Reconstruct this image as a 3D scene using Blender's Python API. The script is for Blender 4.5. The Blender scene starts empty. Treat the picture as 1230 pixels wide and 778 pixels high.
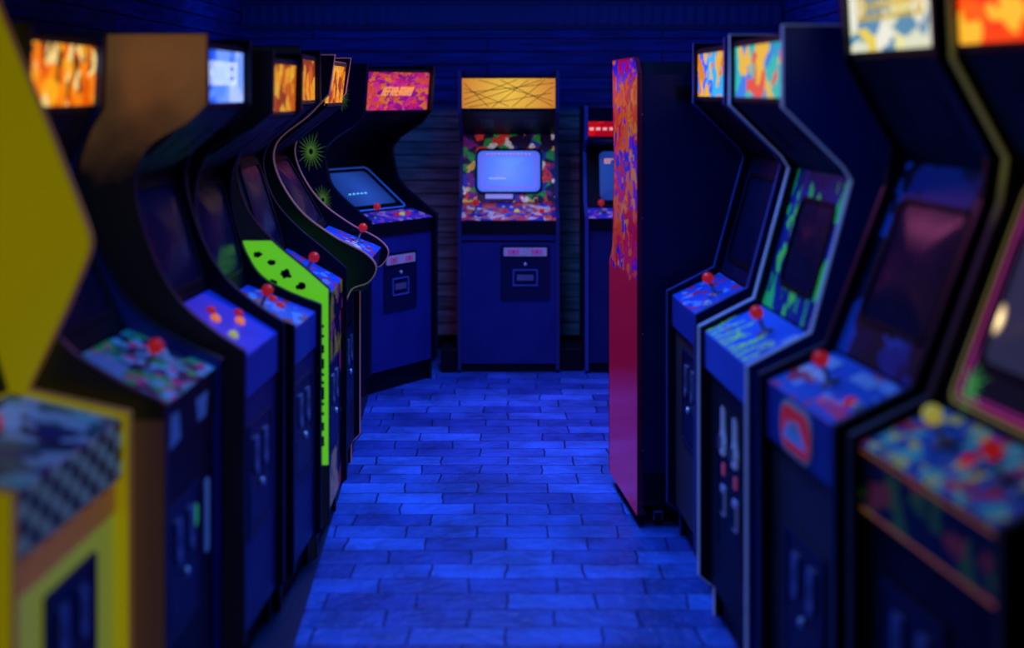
import bpy, bmesh, math, random
from mathutils import Vector, Matrix
random.seed(7)
S=bpy.context.scene
COL=S.collection
S.view_settings.view_transform='Standard'
S.view_settings.look='None'

# ------------------------------------------------------------ materials
_M={}
def newmat(name):
    m=bpy.data.materials.new(name); m.use_nodes=True
    nt=m.node_tree; b=nt.nodes['Principled BSDF']
    return m,nt,b
def c4(c): return (c[0],c[1],c[2],1)
def pbr(name,col,rough=.5,metal=0,emit=None,es=0,var=.25,bump=.0,scale=30,spec=.4):
    if name in _M: return _M[name]
    m,nt,b=newmat(name); N=nt.nodes; L=nt.links
    tc=N.new('ShaderNodeTexCoord'); nz=N.new('ShaderNodeTexNoise'); nz.inputs['Scale'].default_value=scale*.2; nz.inputs['Detail'].default_value=6
    L.new(tc.outputs['Object'],nz.inputs['Vector'])
    mx=N.new('ShaderNodeMix'); mx.data_type='RGBA'
    mx.inputs['A'].default_value=c4([x*(1-var) for x in col]); mx.inputs['B'].default_value=c4([min(1,x*(1+var)) for x in col])
    L.new(nz.outputs['Fac'],mx.inputs['Factor']); L.new(mx.outputs['Result'],b.inputs['Base Color'])
    mr=N.new('ShaderNodeMapRange'); mr.inputs['To Min'].default_value=max(0,rough-.12); mr.inputs['To Max'].default_value=min(1,rough+.12)
    L.new(nz.outputs['Fac'],mr.inputs['Value']); L.new(mr.outputs['Result'],b.inputs['Roughness'])
    b.inputs['Metallic'].default_value=metal; b.inputs['Specular IOR Level'].default_value=spec
    if emit:
        b.inputs['Emission Color'].default_value=c4(emit); b.inputs['Emission Strength'].default_value=es
    _M[name]=m; return m
def artnodes(nt,pal,scale,seed,distort,line):
    N=nt.nodes; L=nt.links
    tc=N.new('ShaderNodeTexCoord'); mp=N.new('ShaderNodeMapping')
    mp.inputs['Location'].default_value=(seed*1.37,seed*.73,seed*2.11)
    mp.inputs['Scale'].default_value=scale
    L.new(tc.outputs['Object'],mp.inputs['Vector'])
    nz=N.new('ShaderNodeTexNoise'); nz.inputs['Scale'].default_value=1.3; nz.inputs['Detail'].default_value=1.5
    L.new(mp.outputs['Vector'],nz.inputs['Vector'])
    sb=N.new('ShaderNodeVectorMath'); sb.operation='SUBTRACT'; sb.inputs[1].default_value=(.5,.5,.5); L.new(nz.outputs['Color'],sb.inputs[0])
    sc=N.new('ShaderNodeVectorMath'); sc.operation='SCALE'; sc.inputs['Scale'].default_value=distort; L.new(sb.outputs[0],sc.inputs[0])
    ad=N.new('ShaderNodeVectorMath'); ad.operation='ADD'; L.new(mp.outputs['Vector'],ad.inputs[0]); L.new(sc.outputs[0],ad.inputs[1])
    vo=N.new('ShaderNodeTexVoronoi'); vo.inputs['Scale'].default_value=1; L.new(ad.outputs[0],vo.inputs['Vector'])
    sp=N.new('ShaderNodeSeparateColor'); L.new(vo.outputs['Color'],sp.inputs[0])
    cr=N.new('ShaderNodeValToRGB'); cr.color_ramp.interpolation='CONSTANT'
    el=cr.color_ramp.elements
    while len(el)<len(pal): el.new(.5)
    for i,c in enumerate(pal):
        el[i].position=i/len(pal); 
    for i,c in enumerate(pal): el[i].color=c4(c)
    L.new(sp.outputs[0],cr.inputs['Fac'])
    out=cr.outputs['Color']
    if line>0:
        v2=N.new('ShaderNodeTexVoronoi'); v2.feature='DISTANCE_TO_EDGE'; L.new(ad.outputs[0],v2.inputs['Vector'])
        gt=N.new('ShaderNodeMath'); gt.operation='GREATER_THAN'; gt.inputs[1].default_value=line; L.new(v2.outputs['Distance'],gt.inputs[0])
        mx=N.new('ShaderNodeMix'); mx.data_type='RGBA'; mx.blend_type='MIX'; mx.inputs['A'].default_value=(.005,.005,.02,1)
        L.new(gt.outputs[0],mx.inputs['Factor']); L.new(out,mx.inputs['B']); out=mx.outputs['Result']
    return tc,out
def art(name,pal,scale=(20,20,20),seed=0,es=0,rough=.35,distort=1.2,line=.05):
    if name in _M: return _M[name]
    m,nt,b=newmat(name)
    tc,out=artnodes(nt,pal,scale,seed,distort,line)
    nt.links.new(out,b.inputs['Base Color']); b.inputs['Roughness'].default_value=rough
    if es: nt.links.new(out,b.inputs['Emission Color']); b.inputs['Emission Strength'].default_value=es
    _M[name]=m; return m
def zsplit(name,outlow,high,z0,amp=.0,rough=.3,soft=.001,highart=None,es=0,z1=None):
    m,nt,b=newmat(name); N=nt.nodes; L=nt.links
    if highart:
        tc,hi=artnodes(nt,*highart)
    else:
        tc=N.new('ShaderNodeTexCoord'); hi=None
    sp=N.new('ShaderNodeSeparateXYZ'); L.new(tc.outputs['Object'],sp.inputs[0])
    nz=N.new('ShaderNodeTexNoise'); nz.inputs['Scale'].default_value=9; L.new(tc.outputs['Object'],nz.inputs['Vector'])
    ma=N.new('ShaderNodeMath'); ma.operation='MULTIPLY_ADD'; ma.inputs[1].default_value=amp; L.new(nz.outputs['Fac'],ma.inputs[0]); L.new(sp.outputs['Z'],ma.inputs[2])
    mr=N.new('ShaderNodeMapRange'); mr.inputs['From Min'].default_value=z0; mr.inputs['From Max'].default_value=z0+soft; L.new(ma.outputs[0],mr.inputs['Value'])
    mx=N.new('ShaderNodeMix'); mx.data_type='RGBA'; L.new(mr.outputs['Result'],mx.inputs['Factor'])
    mx.inputs['A'].default_value=c4(outlow)
    if hi: L.new(hi,mx.inputs['B'])
    else: mx.inputs['B'].default_value=c4(high)
    out=mx.outputs['Result']
    if z1:
        gt=N.new('ShaderNodeMath'); gt.operation='GREATER_THAN'; gt.inputs[1].default_value=z1; L.new(sp.outputs['Z'],gt.inputs[0])
        m2=N.new('ShaderNodeMix'); m2.data_type='RGBA'; L.new(gt.outputs[0],m2.inputs['Factor']); L.new(out,m2.inputs['A']); m2.inputs['B'].default_value=c4(outlow)
        out=m2.outputs['Result']
    L.new(out,b.inputs['Base Color']); b.inputs['Roughness'].default_value=rough
    if es: L.new(out,b.inputs['Emission Color']); b.inputs['Emission Strength'].default_value=es
    return m
def glow(name,cin,cout,es,cx=0,cz=1.2,rad=.3):
    m,nt,b=newmat(name); N=nt.nodes; L=nt.links
    tc=N.new('ShaderNodeTexCoord'); mp=N.new('ShaderNodeMapping'); mp.vector_type='TEXTURE'
    mp.inputs['Location'].default_value=(cx,0,cz); mp.inputs['Scale'].default_value=(rad,1000,rad)
    L.new(tc.outputs['Object'],mp.inputs['Vector'])
    gr=N.new('ShaderNodeTexGradient'); gr.gradient_type='SPHERICAL'; L.new(mp.outputs['Vector'],gr.inputs['Vector'])
    mx=N.new('ShaderNodeMix'); mx.data_type='RGBA'; mx.inputs['A'].default_value=c4(cout); mx.inputs['B'].default_value=c4(cin)
    L.new(gr.outputs['Fac'],mx.inputs['Factor'])
    L.new(mx.outputs['Result'],b.inputs['Emission Color']); b.inputs['Emission Strength'].default_value=es
    b.inputs['Base Color'].default_value=(.01,.01,.03,1); b.inputs['Roughness'].default_value=.2; b.inputs['Specular IOR Level'].default_value=.3
    return m

BLACK=pbr('black_vinyl',(.002,.003,.010),.5,spec=.2)
NAVY=pbr('navy_laminate',(.006,.012,.11),.45)
NAVY2=pbr('deep_navy_paint',(.003,.007,.055),.45,spec=.3)
MID=pbr('mid_blue_paint',(.02,.06,.40),.4)
TRIMK=pbr('black_edge_trim',(.006,.006,.02),.4)
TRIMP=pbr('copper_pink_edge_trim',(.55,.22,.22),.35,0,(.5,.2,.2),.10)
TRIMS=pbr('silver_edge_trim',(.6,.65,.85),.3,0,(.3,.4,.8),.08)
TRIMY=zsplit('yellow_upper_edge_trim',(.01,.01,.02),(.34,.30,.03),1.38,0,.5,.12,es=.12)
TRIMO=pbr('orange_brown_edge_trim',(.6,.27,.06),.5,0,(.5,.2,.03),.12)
CHROME=pbr('chrome',(.75,.8,.95),.3,.4)
STEEL=pbr('dull_steel',(.25,.27,.4),.4,.6)
RED=pbr('red_plastic',(.9,.03,.02),.25,0,(.9,.02,.02),.24)  # red and yellow plastics get added emission to show in blue light
ORANGE=pbr('orange_plastic',(1,.3,.02),.3,0,(1,.22,.02),.6)
YEL=pbr('yellow_plastic',(.9,.8,.1),.3,0,(.9,.8,.1),.28)
WHITE=pbr('white_plastic',(.8,.8,.85),.35)
GLASSD=pbr('dark_screen_glass',(.004,.008,.04),.28,spec=.2)
REDL=pbr('lit_red_coin_button',(.8,.02,.02),.3,0,(1,.03,.05),.9)

# ------------------------------------------------------------ geometry
class G:
    def __init__(s): s.v=[];s.f=[];s.m=[];s.s=[]
    def add(s,vs,fs,mi=0,M=None,sm=False):
        o=len(s.v)
        for p in vs:
            p=Vector(p); s.v.append(M@p if M else p)
        for i,f in enumerate(fs):
            s.f.append([o+k for k in f]); s.m.append(mi[i] if isinstance(mi,list) else mi); s.s.append(sm)
    def box(s,x0,x1,y0,y1,z0,z1,mi=0,M=None):
        vs=[(x,y,z) for z in (z0,z1) for (x,y) in ((x0,y0),(x1,y0),(x1,y1),(x0,y1))]
        s.add(vs,[(0,3,2,1),(4,5,6,7),(0,1,5,4),(1,2,6,5),(2,3,7,6),(3,0,4,7)],mi,M)
    def prism(s,ol,n0,n1,mi=0,M=None,c=(0,0),capmi=None):
        n=len(ol); vs=[(c[0]+a,c[1]+b,n0) for a,b in ol]+[(c[0]+a,c[1]+b,n1) for a,b in ol]
        fs=[tuple(range(n-1,-1,-1)),tuple(range(n,2*n))]+[(i,(i+1)%n,n+(i+1)%n,n+i) for i in range(n)]
        ms=[mi,capmi if capmi is not None else mi]+[mi]*n
        s.add(vs,fs,ms,M)
    def ring(s,ol,il,n0,n1,mi=0,M=None,c=(0,0)):
        n=len(ol); vs=[]
        for o_,z in ((ol,n0),(ol,n1),(il,n1),(il,n0)):
            vs+=[(c[0]+a,c[1]+b,z) for a,b in o_]
        fs=[]
        for k in range(4):
            k2=(k+1)%4
            for i in range(n):
                j=(i+1)%n; fs.append((k*n+i,k*n+j,k2*n+j,k2*n+i))
        s.add(vs,fs,mi,M)
    def dome(s,ol,n0,bulge,mi=0,M=None,c=(0,0),rings=6):
        n=len(ol); vs=[]; fs=[]
        for r in range(rings):
            q=1-r/rings
            vs+=[(c[0]+a*q,c[1]+b*q,n0+bulge*(1-q*q)) for a,b in ol]
        vs.append((c[0],c[1],n0+bulge))
        for r in range(rings-1):
            for i in range(n):
                j=(i+1)%n; fs.append((r*n+i,r*n+j,(r+1)*n+j,(r+1)*n+i))
        r=rings-1
        for i in range(n): fs.append((r*n+i,r*n+(i+1)%n,len(vs)-1))
        s.add(vs,fs,mi,M,True)
    def lathe(s,pr,mi=0,M=None,c=(0,0),n=20,sm=True):
        vs=[];fs=[]
        for r,z in pr:
            for i in range(n):
                a=2*math.pi*i/n; vs.append((c[0]+r*math.cos(a),c[1]+r*math.sin(a),z))
        for k in range(len(pr)-1):
            for i in range(n):
                j=(i+1)%n; fs.append((k*n+i,k*n+j,(k+1)*n+j,(k+1)*n+i))
        fs.append(tuple(range(n-1,-1,-1))); fs.append(tuple((len(pr)-1)*n+i for i in range(n)))
        s.add(vs,fs,mi,M,sm)
    def obj(s,name,mats,parent=None,label=None,bevel=0,recalc=True):
        me=bpy.data.meshes.new(name); me.from_pydata([tuple(p) for p in s.v],[],s.f)
        for m in mats: me.materials.append(m)
        for i,p in enumerate(me.polygons): p.material_index=s.m[i]; p.use_smooth=s.s[i]
        if recalc:
            bm=bmesh.new(); bm.from_mesh(me); bmesh.ops.remove_doubles(bm,verts=bm.verts,dist=1e-6)
            bmesh.ops.recalc_face_normals(bm,faces=bm.faces); bm.to_mesh(me); bm.free()
        o=bpy.data.objects.new(name,me); COL.objects.link(o)
        if parent: o.parent=parent
        if label: o['label']=label
        if bevel:
            b=o.modifiers.new('bevel','BEVEL'); b.width=bevel; b.segments=2; b.limit_method='ANGLE'
        return o
def rrect(w,h,r,seg=5):
    o=[]
    for cx,cy,a0 in ((w/2-r,h/2-r,0),(-w/2+r,h/2-r,90),(-w/2+r,-h/2+r,180),(w/2-r,-h/2+r,270)):
        for i in range(seg+1):
            a=math.radians(a0+90*i/seg); o.append((cx+r*math.cos(a),cy+r*math.sin(a)))
    return o
def ell(w,h,n=28): return [(w/2*math.cos(2*math.pi*i/n),h/2*math.sin(2*math.pi*i/n)) for i in range(n)]
def surf(p,q):
    d=Vector((q[0]-p[0],q[1]-p[1])); ln=d.length; d/=ln
    M=Matrix(((1,0,0,0),(0,d.x,-d.y,p[0]),(0,d.y,d.x,p[1]),(0,0,0,1)))
    return M,ln
def catmull(P,i0,i1,n=6):
    out=list(P[:i0])
    for i in range(i0,i1):
        p0=Vector(P[max(i-1,i0)]);p1=Vector(P[i]);p2=Vector(P[i+1]);p3=Vector(P[min(i+2,i1)])
        for k in range(n):
            t=k/n
            q=.5*((2*p1)+(p2-p0)*t+(2*p0-5*p1+4*p2-p3)*t*t+(3*p1-p0-3*p2+p3)*t**3)
            out.append((q.x,q.y))
    out+=list(P[i1:]); return out
def ln(g,a,b,wd,M,n0=.0005,n1=.0015,mi=0):
    a=Vector(a);b=Vector(b);d=(b-a).normalized();p=Vector((-d.y,d.x))*wd/2
    g.prism([tuple(a-p),tuple(b-p),tuple(b+p),tuple(a+p)],n0,n1,mi,M)
def glyphs(name,M,u0,u1,v0,v1,n,mat,parent,seed,slant=.0,n0=.0005):
    """row of blocky strokes standing for the worn, unreadable lettering"""
    rd=random.Random(seed); g=G(); w=(u1-u0)/n; h=v1-v0; t=min(w*.24,h*.2)
    for i in range(n):
        a=u0+i*w+w*.08; b=a+w*.8
        def q(x0,x1,y0,y1): g.prism([(x0+slant*y0,v0+y0),(x1+slant*y0,v0+y0),(x1+slant*y1,v0+y1),(x0+slant*y1,v0+y1)],n0,n0+.001,0,M)
        q(a,a+t,0,h)
        k=rd.randint(0,5)
        if k in (0,1,4): q(b-t,b,0,h)
        if k in (0,2,3,4): q(a+t,b-(t if k in (0,4) else 0),h-t,h)
        if k in (1,2,3,5): q(a+t,b-(t if k==1 else 0),h*.5-t/2,h*.5+t/2)
        if k in (2,4,5): q(a+t,b-(t if k==4 else 0),0,t)
    return g.obj(name,[mat],parent)

# ------------------------------------------------------------ cabinet styles (y = depth from the front, z = height)
KICK=[(.045,0),(.045,.09),(.0,.13)]
ST={
 'curve':dict(k=.06,kz=.12,b=.02,lb=(.014,.80),lt=(.014,.925),pb=(.235,1.06),mt=(.355,1.44),sb=(.125,1.635),tp=(.125,1.83),d=.75,
   side=KICK+[(0,.78),(0,.955),(.10,1.02),(.20,1.11),(.275,1.25),(.315,1.42),(.27,1.53),(.16,1.60),(.105,1.65),(.105,1.85)],sm=(4,11)),
 'curvelow':dict(k=.06,kz=.12,b=.02,lb=(.014,.78),lt=(.014,.905),pb=(.26,1.0),mt=(.365,1.42),sb=(.09,1.60),tp=(.085,1.80),d=.75,
   side=KICK+[(0,.76),(0,.93),(.12,.975),(.23,1.045),(.30,1.19),(.325,1.36),(.27,1.50),(.14,1.565),(.07,1.62),(.065,1.82)],sm=(4,11)),
 'curvehigh':dict(k=.06,kz=.12,b=.02,lb=(.014,.82),lt=(.014,.935),pb=(.235,1.06),mt=(.355,1.44),sb=(.125,1.635),tp=(.125,1.83),d=.75,
   side=KICK+[(0,.78),(0,.975),(.08,1.045),(.21,1.155),(.30,1.27),(.335,1.42),(.27,1.53),(.16,1.60),(.105,1.65),(.105,1.85)],sm=(4,11)),
 'lean':dict(k=.06,kz=.12,b=.02,lb=(.014,.80),lt=(.014,.925),pb=(.26,1.03),mt=(.44,1.44),sb=(.355,1.63),tp=(.345,1.83),d=.75,
   side=KICK+[(0,.78),(0,.945),(.12,1.00),(.25,1.09),(.35,1.26),(.405,1.44),(.38,1.56),(.335,1.64),(.325,1.85)],sm=(4,10)),
 'nose':dict(k=.17,kz=.12,b=.14,lb=(.04,.87),lt=(.02,.98),pb=(.26,1.08),mt=(.46,1.42),sb=(.20,1.62),tp=(.18,1.82),d=.85,
   side=[(.16,0),(.16,.09),(.12,.13),(.12,.80),(.09,.87),(.02,.90),(-.01,.96),(.04,1.02),(.17,1.09),(.31,1.20),(.405,1.36),(.40,1.48),(.27,1.59),(.185,1.68),(.16,1.84)],sm=(3,13)),
 'flat':dict(k=.06,kz=.12,b=.03,lb=(.018,.88),lt=(.018,.955),pb=(.17,1.0),mt=(.50,1.24),m2=(.42,1.42),sb=(.06,1.565),tp=(.035,1.82),d=.75,
   side=KICK+[(0,.85),(-.005,.975),(.06,1.01),(.24,1.13),(.30,1.22),(.31,1.38),(.10,1.51),(.04,1.565),(.015,1.84)],sm=(4,9)),
 'std':dict(k=.04,kz=.05,b=.03,lb=(.02,.835),lt=(.02,.915),pb=(.28,1.0),mt=(.40,1.42),sb=(.05,1.57),tp=(.035,1.79),d=.72,
   side=[(.02,0),(0,.02),(0,.80),(0,.93),(.26,1.03),(.36,1.38),(.30,1.45),(.03,1.565),(.015,1.815)],sm=None),
 'small':dict(k=.04,kz=.06,b=.03,lb=(.02,.86),lt=(.02,.93),pb=(.18,.98),mt=(.30,1.36),sb=(.08,1.40),tp=(.07,1.53),d=.72,
   side=[(.02,0),(0,.02),(0,.80),(0,.94),(.16,1.0),(.26,1.32),(.22,1.36),(.06,1.40),(.05,1.6)],sm=None),
 'right':dict(k=.07,kz=.12,b=.03,lb=(.016,.80),lt=(.016,.915),pb=(.20,1.0),mt=(.325,1.44),sb=(.115,1.65),tp=(.115,1.85),d=.72,
   side=[(.05,0),(.05,.09),(.0,.13),(0,.78),(0,.93),(.18,1.02),(.295,1.44),(.27,1.48),(.10,1.645),(.10,1.87)],sm=None),
 'tall':dict(k=.07,kz=.12,b=.03,lb=(.016,.78),lt=(.016,.925),pb=(.20,1.0),mt=(.40,1.50),sb=(.245,1.77),tp=(.235,1.98),d=.78,
   side=[(.05,0),(.05,.09),(.0,.13),(0,.78),(0,.94),(.18,1.02),(.345,1.44),(.36,1.54),(.235,1.76),(.22,2.0)],sm=None),
 'wing':dict(k=.07,kz=.12,b=.03,lb=(.016,.79),lt=(.016,.925),pb=(.28,.985),mt=(.42,1.42),sb=(.32,1.74),tp=(.36,1.92),d=.78,
   side=[(.05,0),(.05,.09),(.0,.13),(0,.78),(0,.94),(.24,.99),(.15,1.18),(.10,1.30),(.093,1.34),(.105,1.385),(.19,1.60),(.30,1.86),(.33,1.94)],sm=(6,10)),
 'slim':dict(k=.05,kz=.1,b=.02,lb=(.012,.80),lt=(.012,.95),pb=(.10,1.02),mt=(.17,1.40),sb=(.12,1.56),tp=(.10,1.80),d=.65,
   side=[(.0,.05),(.0,.09),(0,.78),(0,.96),(.08,1.03),(.13,1.4),(.10,1.55),(.08,1.82)],sm=None),
}
class Cab: pass
def cabinet(A,B,style,label,side=BLACK,inner=BLACK,trim=TRIMK,front=NAVY,deck=NAVY,lip=None,bezel=BLACK,screen=GLASSD,marq=None,
            speaker=BLACK,scr=(.40,.31),door='std',door_at=(0,.50),sticks=((0,.5,'r'),),buttons=(),top=BLACK,back=NAVY2,screen_off=0,lit=False):
    A=Vector(A);B=Vector(B); st=ST[style]; w=(B-A).length; hw=w/2; th=.02
    root=bpy.data.objects.new('arcade_cabinet',None); COL.objects.link(root)
    root.empty_display_size=.2
    mid=(A+B)/2; root.location=(mid.x,mid.y,0); root.rotation_euler=(0,0,math.atan2(B.y-A.y,B.x-A.x))
    root['label']=label; root['category']='arcade machine'
    fp=st['side']
    if st['sm']: fp=catmull(fp,*st['sm'])
    D=st['d']; H=fp[-1][1]; zb=fp[0][1]
    poly=fp+[(D-.06,H),(D,H-.06),(D,zb)]
    x0,x1=-hw+th,hw-th
    for sx in (-1,1):
        g=G(); n=len(poly)
        xo=sx*hw; xi=sx*(hw-th)
        vs=[(xo,y,z) for y,z in poly]+[(xi,y,z) for y,z in poly]
        fs=[tuple(range(n)),tuple(range(2*n-1,n-1,-1))]+[(i,(i+1)%n,n+(i+1)%n,n+i) for i in range(n)]
        g.add(vs,fs,[0,1]+[2]*n)
        g.obj('side_panel',[side,inner,trim],root)
        path=fp+[(D-.06,H)]
        m=len(path); vs=[]
        for i,p in enumerate(path):
            a=Vector(path[max(i-1,0)]); b_=Vector(path[min(i+1,m-1)]); d=(b_-a).normalized(); nn=Vector((-d.y,d.x))
            for off in (.0035,-.001):
                q=Vector(p)+nn*off
                for xx in (sx*(hw+.0012),sx*(hw-th-.0012)):
                    vs.append((xx,q.x,max(q.y,zb+.0005)))
        fs=[]
        for i in range(m-1):
            o=4*i
            for a,b_ in ((0,1),(1,3),(3,2),(2,0)): fs.append((o+a,o+b_,o+4+b_,o+4+a))
        fs+=[(0,1,3,2),(4*m-4,4*m-3,4*m-1,4*m-2)]
        g=G(); g.add(vs,fs); g.obj('edge_trim',[trim],root)
    def slab(g,p,q,t,mi=0,inset=0):
        M,ln=surf(p,q); g.box(x0+inset,x1-inset,0,ln,-t,0,mi,M); return M,ln
    b=st['b']; k=st['k']; kz=st['kz']; lb,lt,pb,mt,sb,tp=(st[i] for i in ('lb','lt','pb','mt','sb','tp'))
    g=G(); slab(g,(k,zb+.002),(k,kz),.015); g.obj('kick_plate',[BLACK],root)
    g=G(); Mf,_=slab(g,(b,kz),(b,lb[1]-.004),.018); g.obj('front_panel',[front],root,bevel=.002)
    g=G(); slab(g,lb,(lt[0],lt[1]),.014,0)
    if lb[0]<b-.03:
        g.box(x0,x1,lb[0],b,lb[1]-.012,lb[1],0)
    Md,dl=slab(g,(lt[0],lt[1]+.001),pb,.012,1)
    g.obj('control_panel',[lip or front,deck],root,bevel=.003)
    Ml,_=surf(lb,lt)
    g=G(); Mb,bl=slab(g,(pb[0]+.004,pb[1]+.004),mt,.014); g.obj('monitor_bezel',[bezel],root,bevel=.001)
    if 'm2' in st:
        g=G(); slab(g,mt,st['m2'],.014); g.obj('monitor_shroud',[BLACK],root)
        mt=st['m2']
    sw=min(scr[0],w-.1); sh=min(scr[1],bl-.05)
    ol=rrect(sw,sh,.035); ol2=rrect(sw+.03,sh+.03,.045)
    g=G(); g.ring(ol2,ol,0,.008,0,Mb,(0,bl/2+screen_off)); fr=g.obj('screen_frame',[BLACK],root)
    g=G(); g.dome(ol,.001,.016,0,Mb,(0,bl/2+screen_off)); scro=g.obj('screen',[screen],root,recalc=False)
    g=G(); Ms,sl=slab(g,mt,sb,.014)
    for i in range(-3,4):
        for s_ in (-1,1):
            g.box(s_*w*.22+i*.012-.003,s_*w*.22+i*.012+.003,sl*.3,sl*.7,0,.002,1,Ms)
    g.obj('speaker_panel',[speaker,TRIMK],root)
    g=G(); Mm,ml=slab(g,(sb[0],sb[1]+.012),(tp[0],tp[1]-.012),.006,0,.004); mq=g.obj('marquee',[marq or BLACK],root)
    g=G(); g.box(x0,x1,-.006,.008,-.004,.006,0,Mm); g.box(x0,x1,ml-.008,ml+.006,-.004,.006,0,Mm)
    f=g.obj('marquee_frame',[TRIMK],mq)
    g=G(); slab(g,(tp[0],tp[1]),(D-.06,fp[-1][1]-.014),.012); slab(g,(D-.06,H-.014),(D-.006,H-.066),.01); g.obj('top_panel',[top],root)
    g=G(); g.box(x0,x1,D-.02,D-.004,zb+.04,H-.066); g.obj('back_panel',[back],root)
    if door:
        cu,cz=door_at; c=(cu,cz-kz)
        if door=='std':
            g=G(); g.ring(rrect(.30,.34,.012),rrect(.27,.31,.008),0,.008,0,Mf,c); g.prism(rrect(.27,.31,.008),0,.004,0,Mf,c)
            g.prism(rrect(.25,.115,.006),.004,.008,0,Mf,(c[0],c[1]-.085))
            cd=g.obj('coin_door',[NAVY2],root,bevel=.001)
            for s_ in (-1,1):
                g=G(); g.prism(rrect(.05,.10,.006),.004,.012,0,Mf,(c[0]+s_*.06,c[1]+.07)); g.box(c[0]+s_*.06-.003,c[0]+s_*.06+.003,c[1]+.05,c[1]+.085,.012,.0135,1,Mf)
                g.obj('coin_slot',[STEEL,BLACK],cd)
                g=G(); g.prism(rrect(.03,.022,.003),.008,.014,0,Mf,(c[0]+s_*.06,c[1]+.02)); g.obj('coin_return_button',[REDL if (s_==-1 and lit) else STEEL],cd)
            g=G(); g.lathe([(.012,.008),(.012,.016),(.009,.018)],0,Mf,(c[0],c[1]-.03)); g.obj('lock',[CHROME],cd)
        if door=='plate':
            g=G(); g.ring(rrect(.30,.33,.012),rrect(.285,.315,.008),0,.006,0,Mf,c); g.prism(rrect(.285,.315,.008),0,.003,0,Mf,c)
            g.ring(rrect(.15,.10,.006),rrect(.135,.085,.004),.003,.009,1,Mf,(c[0],c[1]-.03))
            cd=g.obj('coin_door',[NAVY2,pbr('blue_steel_frame',(.08,.12,.5),.4)],root)
            g=G(); g.prism(rrect(.26,.05,.004),.003,.011,0,Mf,(c[0],c[1]+.125))
            for s_ in (-1,1): g.prism(rrect(.07,.03,.003),.011,.013,1,Mf,(c[0]+s_*.07,c[1]+.125)); g.box(c[0]+s_*.07-.002,c[0]+s_*.07+.002,c[1]+.115,c[1]+.135,.013,.014,2,Mf)
            g.obj('coin_slot_plate',[pbr('bright_chrome_plate',(.5,.5,.7),.3,.2,(.3,.28,.6),.12),pbr('pink_coin_plate',(.5,.15,.35),.3,0,(.5,.08,.32),.18),BLACK],cd)
            g=G(); g.prism(rrect(.10,.035,.004),.003,.008,0,Mf,(c[0],c[1]-.03)); g.obj('coin_return',[STEEL],cd)
            g=G(); g.lathe([(.01,.003),(.01,.012),(.007,.014)],0,Mf,(c[0],c[1]+.05)); g.obj('lock',[CHROME],cd)
        if door=='lever':
            g=G(); g.ring(rrect(.34,.46,.01),rrect(.32,.44,.008),0,.006,0,Mf,c); g.prism(rrect(.32,.44,.008),0,.003,0,Mf,c)
            cd=g.obj('coin_door',[BLACK],root)
            for s_ in (-1,1):
                g=G(); g.prism([(-.018,-.06),(.018,-.06),(.028,-.02),(.010,.02),(.008,.085),(-.008,.085),(-.010,.02),(-.028,-.02)],.003,.012,0,Mf,(c[0]+s_*.08,c[1]+.14)); g.box(c[0]+s_*.08-.004,c[0]+s_*.08+.004,c[1]+.10,c[1]+.14,.012,.022,1,Mf)
                g.obj('coin_slot',[pbr('bright_silver',(.45,.52,.8),.35,.1,(.25,.4,1),.16),STEEL],cd)
                g=G(); g.prism(rrect(.05,.09,.006),.003,.010,0,Mf,(c[0]+s_*.08,c[1]-.06)); g.prism(rrect(.035,.06,.004),.010,.012,1,Mf,(c[0]+s_*.08,c[1]-.065))
                g.obj('coin_return',[pbr('blue_grey_steel',(.35,.4,.65),.4,.1,(.2,.3,.8),.08),BLACK],cd)
                g=G(); g.prism(rrect(.025,.035,.003),.003,.008,0,Mf,(c[0]+s_*.08,c[1]+.035)); g.obj('price_card',[pbr('red_price_card',(.7,.15,.2),.4,0,(.7,.08,.12),.15)],cd)
    for (u,t,kind) in sticks:
        c=(u,dl*t); ball={'r':RED,'y':YEL,'w':WHITE}[kind]
        g=G(); g.lathe([(.028,0),(.028,.003),(.012,.006),(.006,.012),(.0055,.055)],0,Md,c)
        js=g.obj('joystick',[STEEL],root)
        R=.0205; pr=[(max(.001,R*math.sin(math.pi*i/12)),.066-R*math.cos(math.pi*i/12)) for i in range(13)]
        g=G(); g.lathe(pr,0,Md,c); g.obj('joystick_ball',[ball],js)
    for (u,t,mt_) in buttons:
        c=(u,dl*t); g=G(); g.lathe([(.017,0),(.017,.005),(.0145,.008),(.0125,.008)],0,Md,c); g.lathe([(.012,.006),(.012,.013),(.009,.0145),(.001,.0145)],0,Md,c)
        g.obj('button',[mt_],root)
    o=Cab(); o.root=root;o.Md=Md;o.dl=dl;o.Mf=Mf;o.Ml=Ml;o.Mb=Mb;o.bl=bl;o.Mm=Mm;o.ml=ml;o.mq=mq;o.w=w;o.hw=hw;o.st=st;o.screen=scro;o.kz=kz;o.soff=screen_off
    return o

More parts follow.
